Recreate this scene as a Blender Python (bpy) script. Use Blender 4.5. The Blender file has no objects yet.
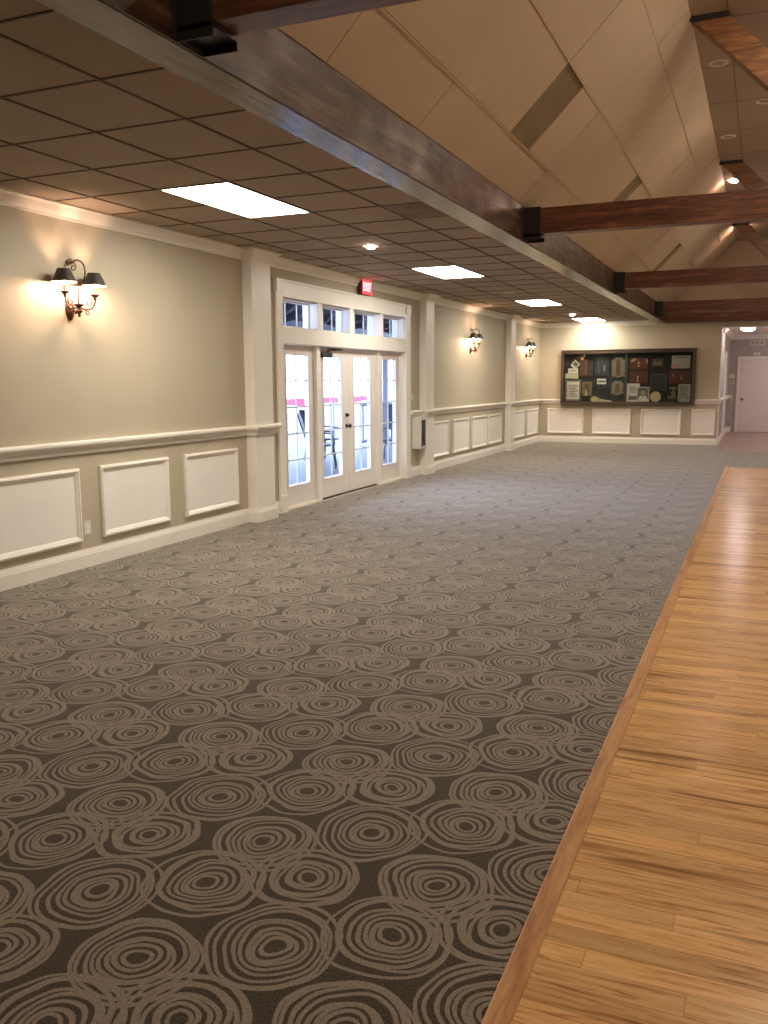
import bpy, bmesh, math, random
from mathutils import Vector, Matrix
random.seed(7)
PI = math.pi
C = bpy.context.scene.collection
SC = bpy.context.scene

# ------------------------------------------------------------------ materials
class NT:
    """small helper that builds node expressions"""
    def __init__(s, m):
        s.t = m.node_tree; s.n = s.t.nodes; s.l = s.t.links
    def new(s, kind, **kw):
        n = s.n.new(kind)
        for k, v in kw.items(): setattr(n, k, v)
        return n
    def put(s, sock, v):
        if isinstance(v, (int, float, tuple, list)): sock.default_value = v
        else: s.l.new(v, sock)
    def m(s, op, a, b=None, c=None):
        n = s.new('ShaderNodeMath', operation=op)
        s.put(n.inputs[0], a)
        if b is not None: s.put(n.inputs[1], b)
        if c is not None: s.put(n.inputs[2], c)
        return n.outputs[0]
    def mix(s, f, a, b):
        n = s.new('ShaderNodeMix', data_type='RGBA')
        s.put(n.inputs[0], f); s.put(n.inputs[6], a); s.put(n.inputs[7], b)
        return n.outputs[2]
    def xyz(s, x, y, z=0.0):
        n = s.new('ShaderNodeCombineXYZ')
        for i, v in enumerate((x, y, z)): s.put(n.inputs[i], v)
        return n.outputs[0]
    def noise(s, vec, scale, detail=2.0, rough=.5, dim='3D', w=None, dist=0.0):
        n = s.new('ShaderNodeTexNoise', noise_dimensions=dim)
        if vec is not None: s.l.new(vec, n.inputs['Vector'])
        n.inputs['Scale'].default_value = scale; n.inputs['Detail'].default_value = detail
        n.inputs['Roughness'].default_value = rough; n.inputs['Distortion'].default_value = dist
        if w is not None: s.put(n.inputs['W'], w)
        return n.outputs[0]
    def ramp(s, f, stops):
        n = s.new('ShaderNodeValToRGB'); s.l.new(f, n.inputs[0])
        cr = n.color_ramp
        while len(cr.elements) > 1: cr.elements.remove(cr.elements[-1])
        cr.elements[0].position = stops[0][0]; cr.elements[0].color = (*stops[0][1], 1)
        for p, c in stops[1:]:
            e = cr.elements.new(p); e.color = (*c, 1)
        return n.outputs[0]
    def rng(s, v, a, b, c, d):
        n = s.new('ShaderNodeMapRange'); s.l.new(v, n.inputs[0])
        for i, q in enumerate((a, b, c, d)): n.inputs[i + 1].default_value = q
        return n.outputs[0]
    def pos(s):
        g = s.new('ShaderNodeTexCoord'); q = s.new('ShaderNodeSeparateXYZ')
        s.l.new(g.outputs['Object'], q.inputs[0]); return g.outputs['Object'], q.outputs[0], q.outputs[1], q.outputs[2]
    def bump(s, h, strength, dist):
        n = s.new('ShaderNodeBump'); s.l.new(h, n.inputs['Height'])
        n.inputs['Strength'].default_value = strength; n.inputs['Distance'].default_value = dist
        return n.outputs[0]

def base(name, col=(.8, .8, .8), rough=.5, metal=0.0, emit=None, estr=0.0, coat=0.0):
    m = bpy.data.materials.new(name); m.use_nodes = True
    b = m.node_tree.nodes['Principled BSDF']
    b.inputs['Base Color'].default_value = (*col, 1); b.inputs['Roughness'].default_value = rough
    b.inputs['Metallic'].default_value = metal; b.inputs['Coat Weight'].default_value = coat
    if emit:
        b.inputs['Emission Color'].default_value = (*emit, 1); b.inputs['Emission Strength'].default_value = estr
    return m, NT(m), b

def mottled(name, col, rough=.5, scale=3., amt=.06, bump=0., bscale=60., metal=0., coat=0.):
    m, t, b = base(name, col, rough, metal, coat=coat)
    p, x, y, z = t.pos()
    f = t.noise(p, scale, 4)
    lo = tuple(max(0, c * (1 - amt)) for c in col); hi = tuple(min(1, c * (1 + amt)) for c in col)
    t.l.new(t.ramp(f, [(.3, lo), (.7, hi)]), b.inputs['Base Color'])
    if bump: t.l.new(t.bump(t.noise(p, bscale, 3), bump, .002), b.inputs['Normal'])
    return m

def emitter(name, col, strength, bcol=(.8, .8, .8)):
    return base(name, bcol, .5, emit=col, estr=strength)[0]

M = {}
M['wall'] = mottled('sage_wall_paint', (.50, .44, .325), .62, 1.2, .03, .12, 140)
M['gable'] = mottled('gable_paint', (.44, .36, .26), .7, 1.2, .04, .1, 90)
M['hallwall'] = mottled('hall_wall_paint', (.44, .39, .37), .6, 1.5, .03)
M['white'] = mottled('white_trim_paint', (.88, .84, .77), .38, 4, .02)
M['panelw'] = mottled('white_panel_paint', (.90, .86, .81), .45, 4, .02)
M['doorw'] = mottled('white_door_paint', (.80, .75, .71), .4, 4, .02)
M['tile'] = mottled('acoustic_ceiling_tile', (.37, .30, .235), .85, 2.2, .05, .35, 220)
M['tilestain'] = mottled('stained_ceiling_tile', (.22, .165, .115), .85, 5, .2, .35, 220)
M['tbar'] = base('ceiling_grid_metal', (.085, .05, .03), .6)[0]
M['slope'] = mottled('sloped_ceiling_panel', (.57, .475, .36), .75, 1.1, .06, .2, 160)
M['slopedark'] = mottled('bare_brown_panel', (.24, .19, .12), .7, 6, .15)
M['gap'] = base('panel_gap', (.10, .065, .04), .9)[0]
M['topceil'] = mottled('top_ceiling_panel', (.42, .35, .28), .8, 1.1, .05)
M['black'] = mottled('black_steel', (.012, .011, .010), .45, 8, .2)
M['bronze'] = mottled('bronze_metal', (.10, .045, .03), .38, 20, .2, metal=.7)
M['knob'] = base('dark_knob_metal', (.06, .045, .035), .3, .8)[0]
M['gridw'] = base('muntin_paint', (.60, .60, .62), .5)[0]
M['lamp'] = emitter('fluorescent_diffuser', (1., .93, .80), 34)
M['lampframe'] = base('troffer_frame', (.7, .62, .45), .5)[0]
M['can'] = emitter('lit_downlight', (1., .58, .42), 150)
M['can_added'] = emitter('added_downlight', (1., .81, .62), 560)
M['can_soft'] = emitter('lit_aisle_downlight', (1., .70, .50), 110)
M['canoff'] = base('unlit_downlight', (.38, .33, .28), .4)[0]
M['canring'] = base('downlight_ring', (.72, .66, .58), .4)[0]
M['bulb'] = emitter('candle_bulb', (1., .62, .42), 1500)
M['halllamp'] = emitter('hall_lamp', (1., .86, .86), 75)
M['candle'] = base('ivory_candle', (.85, .75, .5), .5)[0]
M['plastic'] = base('white_plastic', (.75, .72, .68), .4)[0]
M['dark'] = base('dark_plastic', (.02, .02, .02), .5)[0]
M['exitred'] = emitter('exit_red', (1., .035, .06), 2.4, (.5, .05, .05))
M['exitletter'] = emitter('exit_letters', (1., .30, .30), 3.2)
M['exitbox'] = base('exit_housing', (.10, .03, .02), .5)[0]
M['tilefloor'] = mottled('hall_floor_tile', (.36, .25, .20), .35, 8, .15)

def shade_mat():
    m, t, b = base('black_lamp_shade', (.045, .034, .024), .38)
    g = t.new('ShaderNodeNewGeometry')
    t.l.new(t.mix(g.outputs['Backfacing'], (.035, .028, .02, 1), (.85, .72, .5, 1)), b.inputs['Base Color'])
    return m
M['shade'] = shade_mat()

def glass_mat(name, tint=(1, 1, 1), refl=.06):
    m = bpy.data.materials.new(name); m.use_nodes = True
    t = NT(m); t.n.remove(t.n['Principled BSDF'])
    a = t.new('ShaderNodeBsdfTransparent'); a.inputs[0].default_value = (*tint, 1)
    g = t.new('ShaderNodeBsdfGlossy'); g.inputs['Roughness'].default_value = .03
    f = t.new('ShaderNodeFresnel'); f.inputs[0].default_value = 1.45
    mx = t.new('ShaderNodeMixShader')
    gg = t.new('ShaderNodeNewGeometry')
    t.l.new(t.m('MULTIPLY', t.m('MULTIPLY', f.outputs[0], refl / .04), t.m('SUBTRACT', 1., gg.outputs['Backfacing'])), mx.inputs[0]); t.l.new(a.outputs[0], mx.inputs[1]); t.l.new(g.outputs[0], mx.inputs[2])
    t.l.new(mx.outputs[0], t.n['Material Output'].inputs[0])
    return m
M['glass'] = glass_mat('window_glass', (.95, .97, 1), .04)
M['caseglass'] = glass_mat('case_glass', (.92, .93, .9), .03)

def timber(name, c0, c1, c2, axis=0, rough=.35, coat=.2, scale=1., rvar=.15, spec=.5):
    m, t, b = base(name, c1, rough, coat=coat); b.inputs['Specular IOR Level'].default_value = spec
    p, x, y, z = t.pos()
    k = [9., 9., 9.]; k[axis] = .9
    mp = t.new('ShaderNodeMapping'); mp.inputs['Scale'].default_value = tuple(q * scale for q in k)
    t.l.new(p, mp.inputs[0])
    a = t.noise(mp.outputs[0], 2.2, 6, .6, dist=.8); g = t.noise(mp.outputs[0], 9, 4, .7)
    f = t.m('ADD', t.m('MULTIPLY', a, .7), t.m('MULTIPLY', g, .3))
    t.l.new(t.ramp(f, [(.34, c0), (.5, c1), (.66, c2)]), b.inputs['Base Color'])
    t.l.new(t.m('ADD', rough - rvar / 2, t.m('MULTIPLY', t.noise(p, 3.5, 3, .6), rvar)), b.inputs['Roughness'])
    t.l.new(t.bump(f, .5, .006), b.inputs['Normal'])
    return m
M['tie'] = timber('stained_truss_timber', (.024, .009, .005), (.115, .038, .016), (.26, .10, .04), 0, .42, .1)
M['strut'] = timber('amber_strut_timber', (.07, .026, .010), (.19, .08, .026), (.34, .16, .055), 0, .4, .1)
M['mainbeam'] = timber('distressed_main_beam', (.022, .010, .006), (.075, .036, .019), (.19, .115, .068), 1, .40, .0, .45, .5, .34)
M['board'] = timber('grey_brown_soffit_board', (.090, .062, .040), (.130, .095, .064), (.170, .130, .092), 1, .13, .0, .5, .05, .25)
M['case'] = timber('brown_case_frame', (.022, .011, .006), (.048, .024, .012), (.08, .042, .022), 0, .5, .0)
M['border'] = timber('floor_border_oak', (.34, .15, .05), (.60, .31, .12), (.74, .44, .19), 1, .34, .0, 1.0)

def wood_floor():
    m, t, b = base('oak_plank_floor', (.6, .3, .1), .28); b.inputs['Specular IOR Level'].default_value = .38
    p, x, y, z = t.pos()
    W = .083
    r = t.m('FLOOR', t.m('DIVIDE', y, W))
    wn = t.new('ShaderNodeTexWhiteNoise', noise_dimensions='1D'); t.l.new(r, wn.inputs['W'])
    L = t.m('ADD', 1.1, t.m('MULTIPLY', wn.outputs[0], .9))
    xs = t.m('DIVIDE', t.m('ADD', x, t.m('MULTIPLY', wn.outputs[0], 7.3)), L)
    q = t.m('FLOOR', xs)
    wn2 = t.new('ShaderNodeTexWhiteNoise', noise_dimensions='2D'); t.l.new(t.xyz(r, q), wn2.inputs['Vector'])
    rnd = wn2.outputs[0]
    gv = t.xyz(t.m('ADD', t.m('MULTIPLY', x, 1.3), t.m('MULTIPLY', rnd, 31.)), t.m('MULTIPLY', y, 19.), t.m('MULTIPLY', rnd, 17.))
    g = t.noise(gv, 1.6, 6, .62, dist=1.4)
    g2 = t.noise(gv, 6.5, 4, .7)
    f = t.m('ADD', t.m('MULTIPLY', g, .75), t.m('MULTIPLY', g2, .25))
    grain = t.ramp(f, [(.32, (.28, .11, .03)), (.40, (.60, .29, .09)), (.48, (.82, .47, .175)), (.64, (.94, .61, .26))])
    hv = t.new('ShaderNodeHueSaturation'); t.l.new(grain, hv.inputs['Color'])
    t.l.new(t.rng(rnd, 0, 1, .80, 1.05), hv.inputs['Value']); hv.inputs['Saturation'].default_value = .95
    # dark heartwood streaks on a few planks
    st = t.noise(t.xyz(t.m('MULTIPLY', x, .8), t.m('MULTIPLY', y, 11.), rnd), 1.1, 3, .5)
    sf = t.rng(st, .60, .70, 0, .75)
    col = t.mix(sf, hv.outputs[0], (.17, .06, .02, 1))
    # thin dark growth lines
    vn = t.noise(gv, 2.3, 3, .55, dist=2.2)
    vein = t.rng(t.m('ABSOLUTE', t.m('SUBTRACT', vn, .47)), 0, .016, 1, 0)
    vmask = t.rng(t.noise(t.xyz(x, y, 3.), 1.7, 2), .42, .62, 0, .55)
    col = t.mix(t.m('MULTIPLY', vein, vmask), col, (.22, .085, .022, 1))
    # seams
    fy = t.m('FRACT', t.m('DIVIDE', y, W)); fx = t.m('FRACT', xs)
    sy = t.m('LESS_THAN', t.m('MINIMUM', fy, t.m('SUBTRACT', 1., fy)), .012)
    sx = t.m('LESS_THAN', fx, .0013)
    seam = t.m('MAXIMUM', sy, sx)
    col = t.mix(t.m('MULTIPLY', seam, .55), col, (.16, .06, .02, 1))
    t.l.new(col, b.inputs['Base Color'])
    t.l.new(t.rng(g2, .3, .7, .20, .28), b.inputs['Roughness'])
    t.l.new(t.bump(t.m('SUBTRACT', t.m('MULTIPLY', f, .25), seam), .25, .0012), b.inputs['Normal'])
    return m
M['woodfloor'] = wood_floor()

def carpet():
    m, t, b = base('swirl_circle_carpet', (.2, .18, .15), .95)
    p, x, y, z = t.pos()
    PX, PY = .615, .645
    rr = random.Random(11)
    n1 = t.m('SUBTRACT', t.noise(p, 5.5, 1), .5); n2 = t.m('SUBTRACT', t.noise(t.xyz(y, x, 4.), 5.5, 1), .5)
    fuzz = t.m('MULTIPLY', t.m('SUBTRACT', t.noise(p, 300, 1), .5), .0055)
    wob = t.m('ADD', fuzz, t.m('MULTIPLY', t.m('SUBTRACT', t.noise(p, 17, 1), .5), .005))
    line = None
    for i, (cx, cy, R) in enumerate([(-1.44, 1.67, .182), (-1.13, 1.85, .190), (-1.47, 2.04, .186), (-1.2, 2.18, .171)]):
        # nearest copy of this circle, the lattice is slightly skewed
        kx = t.m('ROUND', t.m('DIVIDE', t.m('SUBTRACT', x, cx), PX))
        dx = t.m('SUBTRACT', t.m('SUBTRACT', x, cx), t.m('MULTIPLY', kx, PX))
        yy = t.m('ADD', t.m('SUBTRACT', y, cy), t.m('MULTIPLY', kx, .02))
        ky = t.m('ROUND', t.m('DIVIDE', yy, PY))
        dy = t.m('SUBTRACT', yy, t.m('MULTIPLY', ky, PY))
        ax = t.m('ADD', dx, t.m('MULTIPLY', n1, .05)); ay = t.m('ADD', dy, t.m('MULTIPLY', n2, .05))
        NR = 8
        for k in range(NR):
            # every stroke is a loop of its own, a little off centre and a little oval
            q = (k + .75) / (NR - .25)
            ox, oy = rr.uniform(-.0075, .0075) * (.4 + q), rr.uniform(-.0075, .0075) * (.4 + q)
            e, sh = rr.uniform(.95, 1.06), rr.uniform(-.06, .06)
            ux = t.m('ADD', ax, ox); uy = t.m('MULTIPLY_ADD', ay, e, oy); ux = t.m('MULTIPLY_ADD', uy, sh, ux)
            r = t.m('SQRT', t.m('MULTIPLY_ADD', ux, ux, t.m('MULTIPLY', uy, uy)))
            s_ = t.m('LESS_THAN', t.m('ABSOLUTE', t.m('SUBTRACT', t.m('ADD', r, wob), R * (.10 + .86 * q))), rr.uniform(.0054, .0070))
            line = s_ if line is None else t.m('MAXIMUM', line, s_)
    pile = t.noise(p, 130, 3, .8)
    lo = t.ramp(pile, [(.34, (.030, .023, .016)), (.66, (.105, .083, .058))])
    hi = t.ramp(pile, [(.34, (.200, .170, .136)), (.66, (.350, .304, .250))])
    t.l.new(t.mix(line, lo, hi), b.inputs['Base Color'])
    b.inputs['Sheen Weight'].default_value = .4; b.inputs['Sheen Roughness'].default_value = .4
    b.inputs['Specular IOR Level'].default_value = .15
    t.l.new(t.bump(t.m('ADD', t.m('MULTIPLY', line, .7), t.m('MULTIPLY', pile, .5)), .5, .003), b.inputs['Normal'])
    return m
M['carpet'] = carpet()

# ------------------------------------------------------------------ mesh building
class MB:
    def __init__(s): s.v = []; s.f = []
    def add(s, vs, fs):
        o = len(s.v); s.v += [tuple(v) for v in vs]; s.f += [tuple(i + o for i in f) for f in fs]; return s
    def box(s, x0, x1, y0, y1, z0, z1, mat=None):
        vs = [(x, y, z) for x in (x0, x1) for y in (y0, y1) for z in (z0, z1)]
        if mat is not None: vs = [mat @ Vector(v) for v in vs]
        return s.add(vs, [(0, 1, 3, 2), (4, 6, 7, 5), (0, 4, 5, 1), (2, 3, 7, 6), (0, 2, 6, 4), (1, 5, 7, 3)])
    def prism(s, poly, axis, a, b):
        """poly: 2-D points in the plane across axis; extruded a..b along it"""
        def P(u, v, w): return {'x': (w, u, v), 'y': (u, w, v), 'z': (u, v, w)}[axis]
        n = len(poly)
        vs = [P(u, v, a) for u, v in poly] + [P(u, v, b) for u, v in poly]
        fs = [tuple(range(n)), tuple(range(2 * n - 1, n - 1, -1))] + [(i, i + n, (i + 1) % n + n, (i + 1) % n) for i in range(n)]
        return s.add(vs, fs)
    def lathe(s, prof, seg=24, o=(0, 0, 0), axis='z', sx=1., sy=1., closed=False):
        vs = []; fs = []
        for r, h in prof:
            for k in range(seg):
                a = 2 * PI * k / seg; u, v = r * math.cos(a) * sx, r * math.sin(a) * sy
                q = {'z': (u, v, h), 'x': (h, u, v), 'y': (u, h, v)}[axis]
                vs.append((q[0] + o[0], q[1] + o[1], q[2] + o[2]))
        for i in range(len(prof) - 1):
            for k in range(seg):
                a, b = i * seg + k, i * seg + (k + 1) % seg
                fs.append((a, b, b + seg, a + seg))
        if prof[0][0] > 1e-6 and not closed: fs.append(tuple(range(seg - 1, -1, -1)))
        if prof[-1][0] > 1e-6 and not closed: fs.append(tuple(range((len(prof) - 1) * seg, len(prof) * seg)))
        return s.add(vs, fs)
    def tube(s, pts, rad, seg=10):
        pts = [Vector(p) for p in pts]; n = len(pts)
        rr = rad if isinstance(rad, (list, tuple)) else [rad] * n
        vs = []; fs = []; up = None
        for i, p in enumerate(pts):
            d = (pts[min(i + 1, n - 1)] - pts[max(i - 1, 0)]).normalized()
            if up is None:
                up = Vector((0, 0, 1)) if abs(d.z) < .9 else Vector((1, 0, 0))
            a = (up - d * up.dot(d)).normalized(); b = d.cross(a); up = a
            for k in range(seg):
                t = 2 * PI * k / seg; vs.append(p + (a * math.cos(t) + b * math.sin(t)) * rr[i])
        for i in range(n - 1):
            for k in range(seg):
                q, r = i * seg + k, i * seg + (k + 1) % seg; fs.append((q, r, r + seg, q + seg))
        fs.append(tuple(range(seg - 1, -1, -1))); fs.append(tuple(range((n - 1) * seg, n * seg)))
        return s.add(vs, fs)
    def sweep(s, prof, path):
        """prof: (out, z) outline closed; path: XY points, interior to the right-hand side of travel"""
        n = len(path); P = [Vector((a, b)) for a, b in path]; k = len(prof); vs = []; fs = []
        for i, p in enumerate(P):
            d0 = (P[i] - P[i - 1]).normalized() if i else None
            d1 = (P[i + 1] - P[i]).normalized() if i < n - 1 else None
            d0 = d0 or d1; d1 = d1 or d0
            n0 = Vector((d0.y, -d0.x)); n1 = Vector((d1.y, -d1.x)); mm = n0 + n1
            mm = mm / mm.dot(n0)
            for o, z in prof: q = p + mm * o; vs.append((q.x, q.y, z))
        for i in range(n - 1):
            for j in range(k):
                a, b = i * k + j, i * k + (j + 1) % k; fs.append((a, b, b + k, a + k))
        fs.append(tuple(range(k - 1, -1, -1))); fs.append(tuple(range((n - 1) * k, n * k)))
        return s.add(vs, fs)
    def build(s, name, mat, parent=None, smooth=False, bevel=0., origin=None, seg=2):
        me = bpy.data.meshes.new(name)
        off = Vector(origin) if origin is not None else Vector((0, 0, 0))
        me.from_pydata([Vector(v) - off for v in s.v], [], s.f); me.validate()
        bm = bmesh.new(); bm.from_mesh(me); bmesh.ops.recalc_face_normals(bm, faces=bm.faces); bm.to_mesh(me); bm.free()
        if smooth:
            for p in me.polygons: p.use_smooth = True
        me.materials.append(M[mat] if isinstance(mat, str) else mat)
        o = bpy.data.objects.new(name, me); C.objects.link(o)
        if parent is not None: o.parent = parent
        if origin is not None: o.location = off
        if bevel:
            b = o.modifiers.new('edge', 'BEVEL'); b.width = bevel; b.segments = seg; b.limit_method = 'ANGLE'; b.angle_limit = .7
        if smooth:
            e = o.modifiers.new('split', 'EDGE_SPLIT'); e.split_angle = .7
        return o

def tag(o, label=None, cat=None, group=None, kind=None):
    if label: o['label'] = label
    if cat: o['category'] = cat
    if group: o['group'] = group
    if kind: o['kind'] = kind
    return o
def empty(name, loc=(0, 0, 0), rz=0.):
    o = bpy.data.objects.new(name, None); o.empty_display_size = .1; C.objects.link(o)
    o.location = loc; o.rotation_euler = (0, 0, rz); return o
def st(o, label, cat): return tag(o, label, cat, kind='structure')
def copy_tree(o, parent=None):
    c = o.copy(); C.objects.link(c)
    if parent is not None: c.parent = parent
    for ch in [q for q in C.objects if q.parent == o]: copy_tree(ch, c)
    return c

# ------------------------------------------------------------------ dimensions (metres)
XL, XR = -5.05, 6.15          # side walls
YF, YB = -3.2, 21.37          # wall behind the camera, far wall
ZC = 2.865                    # aisle ceiling
BX0, BX1 = -2.34, -2.13       # long beam
ZT = 4.51                     # top of the vault
RX0, RX1 = -.72, 1.82         # flat strip at the top of the vault
DY0, DY1 = 8.80, 12.53        # french door opening
DZ = 2.445
HX0, HX1, HZ, HY = -.92, 1.5, 2.66, 27.0    # hall opening

# ------------------------------------------------------------------ floors
mb = MB()
mb.box(XL, -.53, YF, YB, -.08, 0); mb.box(-.53, XR, 16.0, 19.4, -.08, 0); mb.box(3.3, XR, YF, 16.0, -.08, 0)
mb.box(2.0, XR, 19.4, YB, -.08, 0); mb.box(-.53, -.75, 19.4, YB, -.08, 0)
st(mb.build('floor', 'carpet'), 'grey brown carpet patterned with overlapping swirled circles', 'carpet')
mb = MB().box(-.466, 3.21, YF, 15.91, -.08, .004)
st(mb.build('floor', 'woodfloor'), 'honey coloured hardwood plank floor beside the carpet', 'wood floor')
mb = MB().box(-.53, -.466, YF, 16.0, -.08, .009)
st(mb.build('trim_1', 'border', bevel=.004), 'long wooden border board between the hardwood floor and the carpet', 'floor border')
mb = MB().prism([(-.466, 15.91), (3.3, 15.91), (3.3, 16.0), (-.466, 16.0)], 'z', -.08, .009)
st(mb.build('trim_2', 'border', bevel=.004), 'wooden border board across the far end of the hardwood floor', 'floor border')
mb = MB().box(-.75, 2.0, 19.4, YB, -.08, .002).box(HX0, HX1 + 1.5, YB, HY, -.08, .002)
st(mb.build('floor', 'tilefloor'), 'pinkish tan hallway floor in front of and beyond the opening', 'hall floor')

# ------------------------------------------------------------------ walls
T = .2
mb = MB().box(XL - T, XL, YF, DY0, 0, ZC + .2).box(XL - T, XL, DY1, YB + T, 0, ZC + .2).box(XL - T, XL, DY0, DY1, DZ, ZC + .2)
mb.box(XL - T, XL, DY0, DY1, -.08, .0)
st(mb.build('wall_left', 'wall'), 'long sage beige wall with white chair rail and french doors', 'wall')
mb = MB().box(XL, HX0, YB, YB + T, 0, 3.06).box(HX0, HX1, YB, YB + T, HZ, 3.06).box(HX1, XR + T, YB, YB + T, 0, 3.06)
st(mb.build('wall_back', 'wall'), 'far sage beige wall carrying the display case and hall opening', 'wall')
mb = MB().prism([(-2.34, 3.06), (3.44, 3.06), (1.82, 4.7), (-.72, 4.7)], 'y', YB, YB + T)
st(mb.build('wall_back_gable', 'gable'), 'tan gable wall above the far timbers', 'wall')
mb = MB().box(XL - T, XR + T, YF - T, YF, 0, 4.7)
st(mb.build('wall_front', 'wall'), 'sage beige wall behind the viewer', 'wall')
mb = MB().box(XR, XR + T, YF, YB, 0, ZC + .2)
st(mb.build('wall_right', 'wall'), 'sage beige side wall beyond the hardwood floor', 'wall')
# hall shell
mb = MB().box(HX0 - T, HX0, YB + T, HY, 0, 2.8)
st(mb.build('wall_hall_left', 'hallwall'), 'side wall of the hallway beyond the opening', 'wall')
mb = MB().box(HX1 + 1.5, HX1 + 1.7, YB + T, HY, 0, 2.8)
st(mb.build('wall_hall_right', 'hallwall'), 'other side wall of the hallway', 'wall')
mb = MB().box(HX0 - T, HX1 + 1.7, HY, HY + T, 0, 2.8)
st(mb.build('wall_hall_back', 'hallwall'), 'mauve grey end wall of the hallway around the white door', 'wall')
mb = MB().box(HX0 - T, HX1 + 1.7, YB + T, HY + T, 2.72, 2.86)
st(mb.build('ceiling_hall', 'white'), 'white hallway ceiling carrying the flush lamp', 'ceiling')

# ------------------------------------------------------------------ aisle ceilings with tile grid
GX = [XL, -4.64, -4.04, -3.44, -2.84, BX0]
GY = [5.32 - .655 * k for k in range(12, 0, -1)] + [5.32 + .61 * k for k in range(0, 27)]
GY = [YF] + [g for g in GY if YF + .1 < g < YB - .05] + [YB]
LY = [5.32, 10.20, 15.08, 19.96]        # troffers
def aisle(side):
    mir = (lambda x: x) if side < 0 else (lambda x: 1.10 - x)
    tiles = MB(); rng = random.Random(3)
    for i in range(5):
        for j in range(len(GY) - 1):
            a, b = sorted((mir(GX[i]), mir(GX[i + 1]))); c, d = GY[j], GY[j + 1]
            if i == 2 and any(l - .02 < (c + d) / 2 < l + 1.24 for l in LY): continue
            if side < 0 and i == 4 and abs((c + d) / 2 - 6.85) < .31: continue
            sag = rng.uniform(.001, .007); n = 4; vs = []; fs = []
            tl = rng.uniform(-.0015, .0015)
            for p in range(n + 1):
                for q in range(n + 1):
                    u, v = p / n, q / n
                    vs.append((a + (b - a) * u, c + (d - c) * v, ZC - .002 - sag * 16 * u * (1 - u) * v * (1 - v) * .8 + tl * (u - .5)))
            for p in range(n):
                for q in range(n):
                    k = p * (n + 1) + q; fs.append((k, k + 1, k + n + 2, k + n + 1))
            tiles.add(vs, fs)
    x0, x1 = sorted((mir(XL), mir(BX0)))
    slab = MB().box(x0, x1, YF, YB, ZC + .03, ZC + .14)
    ceil = st(slab.build('ceiling', 'tile'), 'low ceiling of dull tan acoustic tiles over the carpet' if side < 0 else 'low tiled ceiling over the far side aisle', 'ceiling')
    tiles.build('ceiling_tile_field', 'tile', ceil, smooth=True)
    g = MB()
    for x in GX[1:-1]:
        x = mir(x)
        for j in range(len(GY) - 1):
            g.box(x - .008, x + .008, GY[j], GY[j + 1], ZC - .008, ZC + .004)
    for y in GY[1:-1]:
        for i in range(5):
            a, b = sorted((mir(GX[i]), mir(GX[i + 1]))); g.box(a, b, y - .007, y + .007, ZC - .0075, ZC + .004)
    g.build('ceiling_grid', 'tbar', ceil)
    if side < 0:
        MB().box(GX[4] + .01, BX0, 6.55, 7.14, ZC - .006, ZC).build('stained_tile', 'tilestain', ceil)['label'] = 'water stained brown tile'
    return ceil
aisle(-1); aisle(1)

# ------------------------------------------------------------------ the vault
def slope(side):
    mir = (lambda x: x) if side < 0 else (lambda x: 1.10 - x)
    X0, Z0 = BX1, 3.10
    def P(s, off): return (mir(X0 + (s + off) * math.sqrt(.5)), Z0 + (s - off) * math.sqrt(.5))
    back = MB()
    a, b = P(-.06, .03), P(2.05, .03); c, d = P(2.05, -.12), P(-.06, -.12)
    # off > 0 points into the room
    poly = [P(-.06, -.016), P(2.02, -.016), P(2.02, -.12), P(-.06, -.12)]
    back.prism(poly, 'y', YF, YB)
    o = st(back.build('ceiling_slope_left' if side < 0 else 'ceiling_slope_right', 'gap'),
           'steep tan panelled slope of the vaulted ceiling' + (' above the long beam' if side < 0 else ' on the far side'), 'sloped ceiling')
    strips = [(0., .372), (.372, 1.0), (1.0, 1.66), (1.66, 1.994)]
    pan = MB(); rng = random.Random(5); bare = MB(); hi = MB()
    for k, (s0, s1) in enumerate(strips):
        off = 0
        ys = [5.5 - 1.285 * 7 + off + 1.285 * j for j in range(0, 22)]
        if k == 1: ys = [5.5 - 1.285 * 7 + 1.285 * j for j in range(0, 22)]
        ys = [YF] + [y for y in ys if YF + .05 < y < YB - .05] + [YB]
        if side < 0 and k == 1:   # the joint pattern broken by two bare brown pieces
            ys = sorted(set(ys + [7.36, 11.08, 16.1, 16.5]))
        for j in range(len(ys) - 1):
            y0, y1 = ys[j] + .004, ys[j + 1] - .004
            th = rng.uniform(0, .006); tw = rng.uniform(-.003, .003)
            dark = side < 0 and k == 1 and any(abs(y0 - q) < .03 for q in (6.789, 10.644, 16.104))
            if dark: th = -.010; tw = 0
            g = .004
            A = P(s0 + g, th); B = P(s1 - g, th + tw); Cc = P(s1 - g, -.016); D = P(s0 + g, -.016)
            (bare if dark else pan).prism([A, B, Cc, D], 'y', y0, y1)
        if k: hi.prism([P(s0 - .012, -.004), P(s0 - .012, .0085), P(s0 + .002, .0085), P(s0 + .002, -.004)], 'y', YF, YB)
    pan.build('slope_panels', 'slope', o, bevel=.002)
    hi.build('slope_battens', 'slope', o)
    if side < 0: bare.build('bare_panels', 'slopedark', o)['label'] = 'bare brown gaps among the tan panels'
slope(-1); slope(1)
mb = MB().box(RX0 - .1, RX1 + .1, YF, YB, ZT, ZT + .12)
top = st(mb.build('ceiling_top', 'topceil'), 'flat strip of ceiling at the top of the vault', 'ceiling')
g = MB()
for x in (-.43, .55, 1.53): g.box(x - .003, x + .003, YF, YB, ZT - .002, ZT)
for j in range(20): g.box(RX0, RX1, -2.6 + 1.22 * j - .003, -2.6 + 1.22 * j + .003, ZT - .0018, ZT)
g.build('joint_lines', 'tbar', top)

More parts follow.
